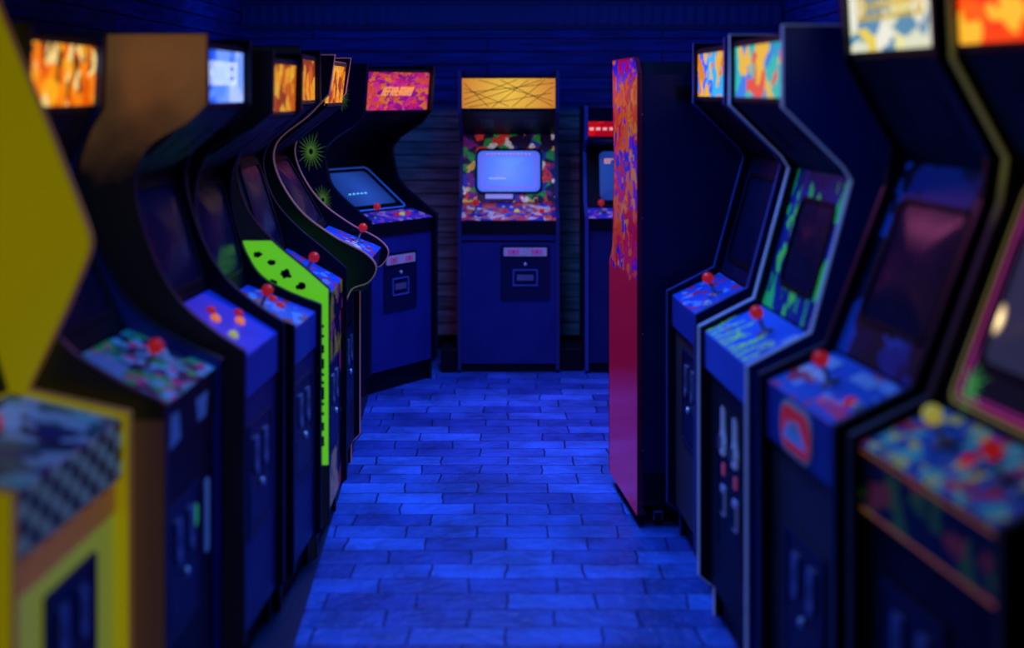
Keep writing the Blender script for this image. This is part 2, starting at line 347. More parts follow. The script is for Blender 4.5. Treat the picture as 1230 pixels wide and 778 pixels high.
# ------------------------------------------------------------ palettes
def P(*a): return [tuple(((x/255)**2.2) for x in c) for c in a]
m_orange=art('marquee_orange_yellow',P((255,170,30),(230,90,10),(255,220,130),(255,130,20),(120,60,20)),(26,26,20),1,.95,distort=1.2,line=0)
m_white=art('marquee_white_blue',P((120,160,250),(40,90,220),(180,200,255),(90,140,250),(60,100,230)),(16,16,10),2,.9,distort=.8,line=0)
m_gold=art('marquee_gold',P((255,160,20),(220,100,10),(255,180,40),(160,60,10)),(18,18,18),3,.8,line=.03)
m_pink=art('marquee_pink_purple',P((230,30,110),(250,80,60),(170,20,130),(255,120,40),(240,50,130)),(20,20,40),4,.8,distort=2.0,line=.06)
m_redw=art('marquee_red',P((230,20,20),(200,20,20),(180,10,30),(230,30,30)),(14,14,22),5,.7,line=0)
m_rain=art('marquee_rainbow',P((250,190,60),(60,190,160),(240,90,60),(60,130,200),(40,160,180)),(13,13,13),6,.8,distort=1.0,line=0)
m_cream=art('marquee_cream_yellow',P((225,225,180),(235,205,80),(240,235,200),(240,230,150),(90,140,160)),(9,9,16),8,.95,distort=.8,line=0)
m_fire=art('marquee_fire',P((255,60,20),(255,90,20),(255,40,10),(255,180,50),(255,70,15)),(9,9,14),9,1.1,line=0)
m_teal=art('marquee_teal_gold',P((40,110,220),(250,180,40),(60,180,210),(230,130,30)),(18,18,18),10,.8,line=0)

d_teal=art('deck_teal_white',P((15,70,120),(90,190,200),(8,35,80),(150,190,220),(20,100,120),(15,45,120)),(16,16,16),11,.06,distort=.6,line=.03)
d_blue=art('deck_blue_patches',P((20,60,200),(28,75,220),(24,66,210),(36,90,230)),(4,4,4),12,.06,line=0)
d_multi=art('deck_multicolour',P((10,20,70),(30,150,170),(15,25,80),(210,60,140),(12,22,75),(90,180,230),(40,170,90)),(26,44,26),13,.14,distort=.4,line=.04)
d_sky=art('deck_light_blue_red',P((25,80,205),(28,85,215),(30,90,220),(90,160,240),(26,82,208),(180,50,90),(26,80,205),(28,88,215)),(22,44,22),14,.07,distort=.3,line=0)
d_plain=art('deck_clear_blue',P((26,95,220),(28,100,228),(26,95,222),(30,105,232)),(5,5,5),15,.07,line=.0)
d_space=art('deck_blue_cards',P((35,90,200),(38,95,205),(36,90,200),(120,170,235),(38,95,205),(36,90,200),(190,60,90)),(14,34,14),16,.07,distort=.2,line=.0)
d_bright=art('deck_yellow_teal',P((35,95,200),(220,220,110),(28,75,160),(90,200,200),(35,95,200),(200,60,100),(30,80,180)),(26,34,26),17,.14,distort=.6,line=.04)
toon=art('bezel_multicolour',P((12,12,45),(30,150,60),(225,60,40),(16,20,90),(240,190,60),(12,12,45),(235,225,225),(24,50,170),(120,30,120)),(20,20,20),18,.42,distort=1.3,line=.06)
toon2=art('deck_red_blue_white',P((200,50,70),(30,50,190),(215,190,210),(40,30,150),(210,90,60)),(24,24,24),19,.36,distort=1.2,line=.06)
toon3=art('deck_lilac_blocks',P((70,60,220),(170,80,200),(50,50,200),(200,150,220),(60,60,210)),(26,26,26),20,.25,distort=.5,line=.06)
b_pink=art('bezel_dark',P((8,8,20),(10,10,25),(50,12,36),(8,8,20),(10,30,60)),(7,7,7),21,.15,rough=.6,distort=2,line=.0)
green_mat=art('bezel_green_blue',P((12,40,120),(15,40,130),(40,200,110),(10,30,90),(14,42,140),(12,36,110),(70,210,90)),(14,14,8),22,.22,distort=2.5,line=0)
streak=art('bezel_blue_streaks',P((6,10,40),(8,12,50),(16,44,130),(6,10,40),(8,14,60),(24,70,170)),(5,7,7),26,.10,rough=.5,distort=2.,line=0)

check,nt,bb=newmat('checkered_vinyl'); N=nt.nodes; L=nt.links
tc=N.new('ShaderNodeTexCoord'); sx_=N.new('ShaderNodeSeparateXYZ'); L.new(tc.outputs['Object'],sx_.inputs[0])
hx=N.new('ShaderNodeMath'); hx.operation='MULTIPLY'; hx.inputs[1].default_value=.6; L.new(sx_.outputs['X'],hx.inputs[0])
cb=N.new('ShaderNodeCombineXYZ'); L.new(hx.outputs[0],cb.inputs[0]); L.new(sx_.outputs['Z'],cb.inputs[1]); cb.inputs[2].default_value=.01
ck=N.new('ShaderNodeTexChecker'); ck.inputs['Scale'].default_value=30; ck.inputs['Color1'].default_value=(.20,.32,.30,1); ck.inputs['Color2'].default_value=(.01,.012,.02,1)
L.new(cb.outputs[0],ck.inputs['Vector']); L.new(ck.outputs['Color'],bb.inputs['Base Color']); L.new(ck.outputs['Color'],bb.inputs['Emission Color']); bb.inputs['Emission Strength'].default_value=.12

YELS=pbr('yellow_side_vinyl',(.62,.54,.02),.5,0,(.5,.41,0),.30,var=.15,scale=6)  # glow added to the vinyl so its yellow survives the blue light
YELF=zsplit('yellow_orange_front',(.50,.56,.03),(.45,.17,.02),.71,0,.5,es=.20)  # front colours also carry added glow

# ------------------------------------------------------------ cabinets, one side of the aisle
c=cabinet((-.925,2.63),(-.89,3.325),'wing','upright arcade cabinet with yellow wing sides and checkered control panel lip',side=YELS,inner=YELS,trim=TRIMO,front=YELF,deck=d_teal,lip=check,
   marq=BLACK,door='std',door_at=(.03,.50),sticks=((-.12,.5,'r'),),buttons=((.1,.5,WHITE),(.16,.6,WHITE)),lit=False)
for uu in (-.10,.14):
    g=G(); g.prism(rrect(.16,.08,.004),.001,.003,0,c.Md,(uu,c.dl*.72)); g.obj('instruction_card',[pbr('pale_card',(.4,.55,.8),.4,0,(.2,.35,.7),.12)],c.root)

cop=zsplit('copper_lower_black_upper_side',(.20,.09,.09),(.006,.006,.015),.90,0,.45,.01,es=.05)
c=cabinet((-.825,3.378),(-.805,3.955),'lean','black arcade cabinet with orange marquee and dark patterned deck',side=cop,inner=MID,  # blue light on the inner panel is put into its colour
   front=BLACK,deck=d_multi,lip=BLACK,marq=m_orange,sticks=((-.02,.45,'r'),),buttons=((.12,.4,WHITE),(.17,.5,WHITE)),door_at=(-.06,.5))
g=G(); g.prism(rrect(.16,.10,.004),.001,.003,0,c.Md,(-.14,c.dl*.75)); g.obj('instruction_card',[pbr('dim_pale_card',(.3,.4,.6),.4)],c.root)
g=G(); g.prism(rrect(.05,.20,.02),.0,.002,0,c.Mf,(.19,.42)); g.obj('sticker',[pbr('white_sticker',(.6,.65,.7),.5)],c.root,label='tall white sticker')
g=G(); g.prism(ell(.06,.06),.004,.006,0,c.Mf,(.05,.46)); g.obj('sticker',[pbr('green_sticker',(.05,.5,.1),.5,0,(.03,.5,.08),.3)],c.root,label='round green sticker')
g=G(); g.prism([(.02,.02),(.10,.02),(.12,.08),(.0,.08)],.0,.002,0,c.Ml,(.05,.0)); g.obj('lip_sticker',[pbr('pale_lip_art',(.3,.4,.6),.5)],c.root)
g=G(); g.prism([(-.2,.01),(-.1,.02),(-.12,.09),(-.19,.09)],.0,.002,0,c.Ml); g.obj('lip_sticker',[pbr('pale_lip_art',(.3,.4,.6),.5)],c.root)

brown=zsplit('brown_glow_top_side',(.006,.006,.015),(.5,.23,.07),1.54,.22,.4,.34,es=.15)  # brown side art; its fade and emission paint in the neighbouring marquee's glow
c=cabinet((-.755,4.0),(-.727,4.53),'curve','curved arcade cabinet with brown upper side and plain blue deck',side=brown,inner=BLACK,
   front=NAVY,deck=d_blue,lip=MID,marq=m_white,sticks=(),buttons=((-.07,.30,YEL),(-.02,.60,ORANGE),(.03,.72,RED),(.10,.40,ORANGE),(.17,.5,RED)),door_at=(0,.55))
glyphs('marquee_lettering',c.Mm,-.17,.17,.06,.13,6,pbr('white_ink',(.9,.9,1),.4,0,(.75,.85,1),.8),c.mq,3)
c=cabinet((-.708,4.60),(-.682,5.08),'curvelow','curved arcade cabinet with light blue deck and red joystick',side=BLACK,inner=BLACK,
   front=NAVY,deck=d_sky,lip=MID,marq=m_gold,sticks=((-.06,.55,'r'),),buttons=((.08,.4,RED),(.13,.55,RED)),door_at=(0,.55))
GREEN=zsplit('self_lit_green_side',(.004,.005,.012),(.18,.85,.02),.34,0,.4,.001,es=.5,z1=1.15)  # emission added to keep the green bright under blue lamps
c=cabinet((-.662,5.135),(-.668,5.74),'curvehigh','curved arcade cabinet with bright green side art',side=GREEN,inner=BLACK,trim=TRIMK,
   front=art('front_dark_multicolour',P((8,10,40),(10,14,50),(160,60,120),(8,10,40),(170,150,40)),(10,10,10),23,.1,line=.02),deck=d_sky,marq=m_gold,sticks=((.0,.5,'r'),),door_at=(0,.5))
Ms_=Matrix(((0,0,-1,-c.hw-.0006),(-1,0,0,0),(0,1,0,0),(0,0,0,1)))
rnd=random.Random(5)
for (y,z,r) in ((.10,.985,.018),(.155,1.03,.022),(.205,1.07,.015),(.06,.93,.011),(.2,1.0,.016),(.255,1.10,.016)):
    pts=[]
    for i in range(16):
        a=2*math.pi*i/16; rr=r*(.7+.5*rnd.random()); pts.append((-y+rr*math.cos(a),z+rr*.8*math.sin(a)))
    g=G(); g.prism(pts,0,.001,0,Ms_); g.obj('splash_decal',[BLACK],c.root)
g=G()
for i,hh in enumerate((.06,.05,.06,.05,.06,.06,.05,.06)):
    zz=.80-i*.056
    a=-.048; b_=-.016
    k=(i*7+2)%5
    g.prism([(a,zz),(a,zz+.011),(b_,zz+.011+(.014 if k==1 else 0)),(b_,zz+(.014 if k==1 else 0))],0,.001,0,Ms_)
    if k in (0,2,3): g.prism([(a,zz+hh*.6),(a,zz+hh*.6+.010),(b_,zz+hh*.6+.010),(b_,zz+hh*.6)],0,.001,0,Ms_)
    if k in (0,1,4): g.prism([(b_-.009,zz),(b_-.009,zz+hh*.6),(b_,zz+hh*.6),(b_,zz)],0,.001,0,Ms_)
    if k in (2,4): g.prism([(a,zz),(a,zz+hh*.6),(a+.009,zz+hh*.6),(a+.009,zz)],0,.001,0,Ms_)
g.obj('side_lettering',[BLACK],c.root,label='black letter strokes running down the side')

c=cabinet((-.575,5.90),(-.575,6.50),'nose','black curved arcade cabinet with copper trim and protruding control panel',side=BLACK,inner=BLACK,trim=TRIMP,
   front=BLACK,deck=d_sky,lip=NAVY,marq=m_gold,sticks=((.15,.4,'r'),),buttons=((-.05,.5,WHITE),(0,.4,WHITE)),top=pbr('tan_top',(.4,.25,.12),.5),door_at=(0,.5))
for (u,t) in ((-.20,.55),(-.14,.3)):
    g=G(); R=.026; g.lathe([(.034,0),(.034,.004),(.028,.006)],1,c.Md,(u,c.dl*t)); g.lathe([(max(.001,R*math.cos(math.pi/2*i/6)),.005+R*.8*math.sin(math.pi/2*i/6)) for i in range(7)],0,c.Md,(u,c.dl*t))
    g.obj('trackball',[WHITE,BLACK],c.root)
scrL=glow('screen_blue_glow',(.03,.12,.75),(.004,.02,.16),.6,0,1.10,.30)
c=cabinet((-.79,7.84),(-.44,8.37),'flat','navy arcade cabinet with pink marquee and glowing blue reclined screen',side=NAVY2,inner=BLACK,trim=TRIMK,
   front=pbr('royal_navy_front',(.012,.024,.22),.45),deck=toon3,lip=BLACK,marq=m_pink,screen=scrL,door='plate',door_at=(0,.61),sticks=((-.15,.5,'r'),),buttons=((.05,.5,RED),(.1,.5,YEL),(.16,.5,RED)),scr=(.42,.31))
g=G()
for i in range(5): g.box(-.15+i*.035,-.15+i*.035+.02,c.bl/2-.06,c.bl/2-.053,.0155,.0165,0,c.Mb)
g.obj('screen_text',[pbr('cyan_pixel',(.2,.8,1),.4,0,(.2,.8,1),.9)],c.screen)
g=G(); g.ring(rrect(.52,.385,.03),rrect(.505,.37,.025),0,.004,0,c.Mb,(0,c.bl/2)); g.obj('bezel_line',[pbr('blue_line_ink',(.05,.2,.9),.4,0,(.03,.15,.9),.35)],c.root)
Ms7=Matrix(((0,0,-1,-c.hw-.0006),(-1,0,0,0),(0,1,0,0),(0,0,0,1)))
for (y,z,r) in ((.42,1.35,.11),(.33,1.08,.08),(.2,1.66,.08),(.52,1.62,.07)):
    g=G()
    for i in range(22):
        a=2*math.pi*i/22; rr=r*(.75+.35*rnd.random()); d=.07
        g.prism([(-y+r*.22*math.cos(a-d*2),z+r*.22*math.sin(a-d*2)),(-y+r*.22*math.cos(a+d*2),z+r*.22*math.sin(a+d*2)),(-y+rr*math.cos(a),z+rr*math.sin(a))],0,.001,0,Ms7)
    g.ring(ell(r*.5,r*.5,16),ell(r*.3,r*.3,16),0,.001,0,Ms7,(-y,z))
    g.obj('starburst_decal',[pbr('green_star_ink',(.15,.4,.05),.5,0,(.12,.3,.03),.35)],c.root,label='green starburst decal')
glyphs('marquee_lettering',c.Mm,-.15,.13,.09,.14,11,pbr('yellow_ink',(1,.5,.08),.4,0,(1,.42,.06),.8),c.mq,8,slant=.5)

# ------------------------------------------------------------ centre cabinet
scrC=glow('screen_pale_blue_glow',(.13,.27,1.0),(.03,.09,.85),1.05,0,1.19,.30)
m_c=glow('marquee_amber_glow',(1,.62,.06),(.62,.15,.01),.85,0,1.68,.36)
c=cabinet((-.325,8.54),(.285,8.54),'std','tall navy arcade cabinet with amber marquee and bright screen',side=NAVY2,inner=NAVY2,trim=pbr('navy_edge_trim',(.02,.03,.15),.4),
   front=pbr('royal_navy_front2',(.010,.020,.18),.45),deck=toon2,lip=BLACK,bezel=toon,marq=m_c,screen=scrC,door='plate',door_at=(.10,.60),sticks=((-.2,.45,'r'),),
   buttons=((-.02,.5,RED),(.05,.5,YEL),(.13,.5,WHITE),(.2,.5,RED)),scr=(.39,.26),speaker=BLACK,screen_off=-.02)
g=G()
for (a,b) in (((-.27,.06),(.05,.18)),((-.27,.03),(.20,.18)),((-.27,.13),(.0,.02)),((-.24,.015),(.26,.10)),((-.1,.015),(.12,.18)),((-.27,.10),(.27,.16)),((-.18,.18),(.27,.05)),((-.05,.18),(.27,.02)),((.02,.015),(.22,.18)),((.27,.14),(.1,.015)),((-.27,.16),(-.12,.015))):
    ln(g,a,b,.0035,c.Mm)
g.obj('marquee_lines',[pbr('brown_line_ink',(.10,.03,.01),.5)],c.mq)
g=G(); by=c.bl/2+c.soff
for i in range(12):
    g.box(-.14+i*.024,-.14+i*.024+.014,by+.105,by+.110,.0075,.0085,0,c.Mb)
for i in range(6): g.box(-.12+i*.018,-.12+i*.018+.009,by-.05,by-.045,.0150,.0160,0,c.Mb)
g.obj('screen_text',[pbr('white_pixel',(.7,.8,1),.4,0,(.7,.8,1),.9)],c.screen)
g=G(); g.ring(rrect(.34,.215,.02),rrect(.325,.20,.015),.0085,.0095,0,c.Mb,(0,by)); g.obj('screen_border_line',[pbr('violet_line',(.4,.2,.9),.4,0,(.4,.15,.9),.5)],c.screen)
g=G(); g.prism(rrect(.17,.045,.004),.001,.003,0,c.Mb,(-.06,.045)); g.obj('instruction_card',[pbr('lilac_card',(.5,.5,.9),.4,0,(.35,.3,.8),.5)],c.root)
g=G(); g.box(-.29,.29,-.004,.006,-.001,.004,0,surf((.03,.79),(.03,.83))[0]); g.obj('front_rail',[BLACK],c.root)

# ------------------------------------------------------------ far small cabinet
scrR=glow('screen_blue_glow_small',(.02,.09,.6),(.005,.02,.2),.7,0,1.2,.35)
c=cabinet((.438,8.52),(1.04,8.52),'small','short navy arcade cabinet with red marquee',side=NAVY2,inner=NAVY2,front=NAVY,deck=toon3,lip=BLACK,marq=m_redw,screen=scrR,
   door='std',door_at=(0,.55),sticks=((-.2,.5,'r'),),buttons=((-.1,.5,RED),),speaker=NAVY,trim=pbr('blue_edge_trim',(.04,.06,.3),.3))
g=G()
for i in range(14): g.box(-.27+i*.04,-.27+i*.04+.025,.045,.062,.0005,.0015,0,c.Mm)
g.obj('marquee_bars',[pbr('pale_red_ink',(1,.5,.4),.4,0,(1,.4,.3),.8)],c.mq)
g=G()
for i in range(3): g.box(-.17,.17,c.bl/2+.10-i*.012,c.bl/2+.105-i*.012,.009,.010,0,c.Mb)
g.obj('screen_text',[pbr('orange_pixel',(1,.5,.3),.4,0,(1,.4,.25),.9)],c.screen)
# ------------------------------------------------------------ red cabinet (back turned to the camera)
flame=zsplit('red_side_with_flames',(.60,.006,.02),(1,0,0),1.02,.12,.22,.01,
    highart=(P((255,110,20),(220,20,50),(130,30,180),(255,80,30),(50,40,180),(230,30,80),(255,150,40)),(14,7,10),37,4.0,.0),es=.13)  # slight added emission keeps the red side visible in blue light
c=cabinet((1.037,6.20),(.42,6.14),'slim','red-sided arcade cabinet on casters with flame art, back turned',side=flame,inner=BLACK,trim=pbr('dark_red_trim',(.25,.01,.03),.3),
   front=BLACK,deck=NAVY,marq=m_rain,door=None,sticks=(),back=NAVY2)
D=.65
for sx in (-.255,.255):
    g=G(); g.box(sx-.015,sx+.015,.1,.6,.03,.052); g.obj('base_rail',[BLACK],c.root)
for sx in (-.22,.22):
    for yy in (.12,.60):
        g=G(); Mw=Matrix.Translation((sx,yy,.025))@Matrix.Rotation(math.pi/2,4,'Y')
        g.lathe([(.008,-.012),(.024,-.011),(.025,-.005),(.025,.005),(.024,.011),(.008,.012)],0,Mw)
        g.box(sx-.018,sx-.014,yy-.012,yy+.012,.02,.055,1); g.box(sx+.014,sx+.018,yy-.012,yy+.012,.02,.055,1); g.box(sx-.018,sx+.018,yy-.015,yy+.015,.048,.058,1)
        g.obj('caster',[BLACK,STEEL],c.root)
g=G(); g.box(-.28,.28,D-.005,D+.003,.10,.20,0); g.box(-.28,.28,D-.005,D+.002,.21,.213,0); g.obj('back_rail',[BLACK],c.root)
g=G()
for i in range(5): g.box(-.05,.16,D-.002,D+.004,1.66+i*.012,1.664+i*.012,0)
g.obj('vent',[BLACK],c.root)
for zz in (.3,.75,1.2,1.6):
    g=G(); Mk=Matrix.Translation((.29,D-.004,zz))@Matrix.Rotation(-math.pi/2,4,'X'); g.lathe([(.004,0),(.004,.002),(.002,.003)],0,Mk,n=10); g.obj('screw',[CHROME],c.root)

# ------------------------------------------------------------ other side of the aisle
c=cabinet((.59,5.42),(.625,4.83),'right','narrow dark arcade cabinet with blue deck and red joystick',side=NAVY2,inner=BLACK,trim=pbr('dim_blue_trim',(.06,.08,.3),.4),front=pbr('dark_brown_front',(.05,.045,.045),.5),deck=d_sky,lip=MID,
   marq=m_teal,bezel=NAVY2,sticks=((.05,.55,'r'),),buttons=((.15,.3,WHITE),),door='std',door_at=(.05,.58))
c=cabinet((.603,4.60),(.650,3.92),'right','dark arcade cabinet with silver trim and green patterned blue deck',side=pbr('deep_blue_side',(.012,.035,.26),.45),inner=BLACK,trim=TRIMS,front=BLACK,deck=d_plain,lip=pbr('blue_lip',(.05,.14,.7),.4),
   marq=m_rain,bezel=green_mat,sticks=((.02,.62,'r'),),buttons=((.2,.35,WHITE),(-.2,.3,WHITE)),door='lever',door_at=(.0,.50),scr=(.34,.26))
# weed-like green strokes growing from the front edge of the deck
GW=pbr('weed_green_ink',(.25,.75,.1),.4,0,(.2,.7,.08),.30); rd=random.Random(3)
for k in range(9):
    g=G(); u=-.30+k*.062; v=.004; ang=math.pi/2+rd.uniform(-.5,.5)
    for s_ in range(4):
        L_=.020+.018*rd.random(); nu=u+L_*math.cos(ang); nv=min(v+L_*math.sin(ang),c.dl-.01)
        ln(g,(u,v),(nu,nv),.011-.002*s_,c.Md,.0008,.0018)
        ba=ang+rd.choice((-1,1))*.9; ln(g,(u,v),(u+.022*math.cos(ba),v+.022*math.sin(ba)),.006,c.Md,.0008,.0016)
        u,v=nu,nv; ang+=rd.uniform(-.7,.7)
    g.obj('weed_decal',[GW],c.root)
g=G(); g.prism(rrect(.10,.05,.004),.001,.002,0,c.Md,(.24,c.dl*.75)); g.obj('instruction_card',[pbr('pale_card2',(.45,.6,.9),.4)],c.root)

c=cabinet((.655,3.77),(.722,3.17),'tall','tall black arcade cabinet with cream marquee and oval red emblem',side=BLACK,inner=BLACK,trim=TRIMK,front=pbr('brown_black_front',(.05,.035,.045),.5),deck=d_space,lip=MID,
   marq=m_cream,bezel=streak,sticks=((-.05,.5,'r'),),buttons=((.15,.4,RED),(.2,.4,WHITE)),door='std',door_at=(0,.42))
glyphs('marquee_lettering',c.Mm,-.22,.22,.085,.16,8,pbr('mustard_ink',(.5,.4,.05),.4,0,(.55,.38,.03),.9),c.mq,5)
g=G(); q=(-.03,.07)
g.prism(rrect(.25,.13,.055),0,.004,0,c.Ml,q); g.prism(rrect(.225,.105,.045),.004,.006,1,c.Ml,q)
g.prism([(-.09,-.03),(-.05,.02),(-.02,-.005),(.02,.03),(.09,-.03)],.006,.008,2,c.Ml,q); g.prism(ell(.05,.03),.008,.009,0,c.Ml,(q[0],q[1]+.01))
g.obj('emblem',[pbr('cream_ink',(.7,.65,.5),.4),pbr('emblem_red',(.7,.03,.03),.4,0,(.7,.02,.02),.2),pbr('emblem_blue',(.08,.25,.8),.4,0,(.05,.2,.7),.2)],c.root,label='rounded red and blue emblem')
for (u,t,w_) in ((-.19,.78,.10),(.05,.8,.14)):
    g=G(); g.prism(rrect(w_,.04,.003),.001,.003,0,c.Md,(u,c.dl*t)); g.obj('instruction_card',[pbr('pale_card2',(.45,.6,.9),.4)],c.root)
glyphs('deck_lettering',c.Md,.02,.26,c.dl*.12,c.dl*.30,5,pbr('red_deck_ink',(.7,.05,.1),.4,0,(.6,.03,.1),.25),c.root,15,n0=.001)
glyphs('deck_lettering',c.Md,-.26,-.10,c.dl*.42,c.dl*.58,5,pbr('white_deck_ink',(.6,.7,.95),.4,0,(.4,.55,.9),.15),c.root,16,n0=.001)

lipart=art('lip_dark_green_yellow',P((10,16,30),(12,20,40),(10,16,30),(60,110,30),(10,14,26),(150,60,40)),(16,16,24),24,.08,distort=1.4,line=0)
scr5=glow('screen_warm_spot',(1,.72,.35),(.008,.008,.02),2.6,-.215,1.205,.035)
c=cabinet((.735,3.10),(.835,2.42),'tall','tall black arcade cabinet with yellow trim, fiery marquee and pink-lined bezel',side=BLACK,inner=BLACK,trim=TRIMY,front=BLACK,deck=d_bright,lip=lipart,
   marq=m_fire,bezel=b_pink,screen=scr5,sticks=((-.13,.55,'y'),(.14,.5,'r')),buttons=((.0,.5,RED),(.05,.45,WHITE),(.22,.45,WHITE)),door='std',door_at=(-.08,.50),scr=(.45,.29),screen_off=0,lit=True)
w5=c.w/2-.03
PINK=pbr('pink_ink',(.7,.08,.22),.4,0,(.8,.05,.22),.35); AMB=pbr('amber_ink',(.5,.4,.06),.4,0,(.5,.38,.04),.22); MAG=pbr('magenta_ink',(.5,.04,.3),.4,0,(.6,.03,.3),.3)
for k,(ins,mm) in enumerate(((.008,AMB),(.034,PINK),(.058,MAG))):
    g=G(); o=rrect(2*w5-2*ins,c.bl-.02-1.0*ins,.03); i_=rrect(2*w5-2*ins-.016,c.bl-.032-1.0*ins,.028); g.ring(o,i_,.0002,.0014,0,c.Mb,(0,c.bl/2)); g.obj('bezel_line',[mm],c.root)
g=G()
for i in range(12):
    a=2*math.pi*i/12; cx,cy=-w5+.09,.06; rr=.07*(1 if i%2 else .7)
    g.prism([(cx+.008*math.cos(a-.5),cy+.008*math.sin(a-.5)),(cx+.008*math.cos(a+.5),cy+.008*math.sin(a+.5)),(cx+rr*math.cos(a),cy+rr*math.sin(a))],.0015,.0025,0,c.Mb)
g.obj('starburst_decal',[pbr('green_ink',(.1,.5,.1),.4,0,(.08,.5,.08),.35)],c.root,label='green starburst decal')
g=G(); g.box(-w5,w5,.006,.012,.0002,.0015,0,c.Ml); g.box(-w5,w5,.130,.136,.0002,.0015,0,c.Ml); g.obj('lip_lines',[pbr('orange_line_ink',(.6,.2,.05),.4,0,(.6,.15,.03),.2)],c.root)

# ------------------------------------------------------------ low black boxes put into the gaps beside the centre cabinet
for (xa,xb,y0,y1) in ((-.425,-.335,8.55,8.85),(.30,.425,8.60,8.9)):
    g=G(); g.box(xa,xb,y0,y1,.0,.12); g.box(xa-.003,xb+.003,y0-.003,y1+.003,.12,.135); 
    o=g.obj('low_black_box',[BLACK],None,bevel=.003); o['label']='low black box between arcade cabinets'; o['category']='box'

# ------------------------------------------------------------ room
def struct(o): o['kind']='structure'; return o
fm,nt,bb=newmat('blue_lit_brick_paving'); N=nt.nodes; L=nt.links
tc=N.new('ShaderNodeTexCoord'); nz0=N.new('ShaderNodeTexNoise'); nz0.inputs['Scale'].default_value=5; nz0.inputs['Detail'].default_value=4; L.new(tc.outputs['Object'],nz0.inputs['Vector'])
ms=N.new('ShaderNodeVectorMath'); ms.operation='MULTIPLY_ADD'; ms.inputs[1].default_value=(.04,.035,0); L.new(nz0.outputs['Color'],ms.inputs[0]); L.new(tc.outputs['Object'],ms.inputs[2])
br=N.new('ShaderNodeTexBrick'); br.inputs['Scale'].default_value=1; br.inputs['Brick Width'].default_value=.30; br.inputs['Row Height'].default_value=.15
br.inputs['Mortar Size'].default_value=.004; br.inputs['Mortar Smooth'].default_value=.7; br.inputs['Bias'].default_value=-.25; br.offset=.43; br.squash=.9; br.squash_frequency=3
br.inputs['Color1'].default_value=(.008,.075,.44,1); br.inputs['Color2'].default_value=(.05,.25,.92,1); br.inputs['Mortar'].default_value=(.004,.03,.20,1)  # blue light and its paler highlights are painted into the brick colours
L.new(ms.outputs[0],br.inputs['Vector'])
nz=N.new('ShaderNodeTexNoise'); nz.inputs['Scale'].default_value=3.2; nz.inputs['Detail'].default_value=8; nz.inputs['Roughness'].default_value=.7; L.new(tc.outputs['Object'],nz.inputs['Vector'])
rp=N.new('ShaderNodeMapRange'); rp.inputs['From Min'].default_value=.3; rp.inputs['From Max'].default_value=.7; rp.inputs['To Min'].default_value=.35; rp.inputs['To Max'].default_value=1.25; L.new(nz.outputs['Fac'],rp.inputs['Value'])
mx=N.new('ShaderNodeMix'); mx.data_type='RGBA'; mx.blend_type='MULTIPLY'; mx.inputs['Factor'].default_value=1; L.new(br.outputs['Color'],mx.inputs['A']); L.new(rp.outputs['Result'],mx.inputs['B'])
L.new(mx.outputs['Result'],bb.inputs['Base Color'])
rr_=N.new('ShaderNodeMapRange'); rr_.inputs['To Min'].default_value=.28; rr_.inputs['To Max'].default_value=.62; L.new(nz.outputs['Fac'],rr_.inputs['Value']); L.new(rr_.outputs['Result'],bb.inputs['Roughness'])
iv=N.new('ShaderNodeMath'); iv.operation='MULTIPLY_ADD'; iv.inputs[1].default_value=-1; L.new(br.outputs['Fac'],iv.inputs[0])
n3=N.new('ShaderNodeTexNoise'); n3.inputs['Scale'].default_value=22; L.new(tc.outputs['Object'],n3.inputs['Vector'])
n4=N.new('ShaderNodeMath'); n4.operation='MULTIPLY'; n4.inputs[1].default_value=.8; L.new(n3.outputs['Fac'],n4.inputs[0]); L.new(n4.outputs[0],iv.inputs[2])
bp=N.new('ShaderNodeBump'); bp.inputs['Strength'].default_value=.9; bp.inputs['Distance'].default_value=.012; L.new(iv.outputs[0],bp.inputs['Height']); L.new(bp.outputs['Normal'],bb.inputs['Normal'])
XW=1.78; YB=9.36; YF=-1.2; ZC=2.6
g=G(); g.box(-XW,XW,YF,YB,-.05,0); struct(g.obj('floor',[fm]))

wm,nt,bb=newmat('wood_plank_wall'); N=nt.nodes; L=nt.links
tc=N.new('ShaderNodeTexCoord'); sp=N.new('ShaderNodeSeparateXYZ'); L.new(tc.outputs['Object'],sp.inputs[0])
ax=N.new('ShaderNodeMath'); ax.operation='ADD'; L.new(sp.outputs['X'],ax.inputs[0]); L.new(sp.outputs['Y'],ax.inputs[1])
cb=N.new('ShaderNodeCombineXYZ'); L.new(ax.outputs[0],cb.inputs[0]); L.new(sp.outputs['Z'],cb.inputs[1])
br=N.new('ShaderNodeTexBrick'); br.inputs['Scale'].default_value=1; br.inputs['Brick Width'].default_value=2.3; br.inputs['Row Height'].default_value=.085
br.inputs['Mortar Size'].default_value=.005; br.inputs['Mortar Smooth'].default_value=.3
br.inputs['Color1'].default_value=(.10,.20,.55,1); br.inputs['Color2'].default_value=(.14,.26,.62,1); br.inputs['Mortar'].default_value=(.01,.02,.10,1)
L.new(cb.outputs[0],br.inputs['Vector'])
mp=N.new('ShaderNodeMapping'); mp.inputs['Scale'].default_value=(2,2,22); L.new(tc.outputs['Object'],mp.inputs['Vector'])
nz=N.new('ShaderNodeTexNoise'); nz.inputs['Scale'].default_value=2; nz.inputs['Detail'].default_value=7; L.new(mp.outputs['Vector'],nz.inputs['Vector'])
rp=N.new('ShaderNodeMapRange'); rp.inputs['From Min'].default_value=.3; rp.inputs['From Max'].default_value=.7; rp.inputs['To Min'].default_value=.4; rp.inputs['To Max'].default_value=1.2; L.new(nz.outputs['Fac'],rp.inputs['Value'])
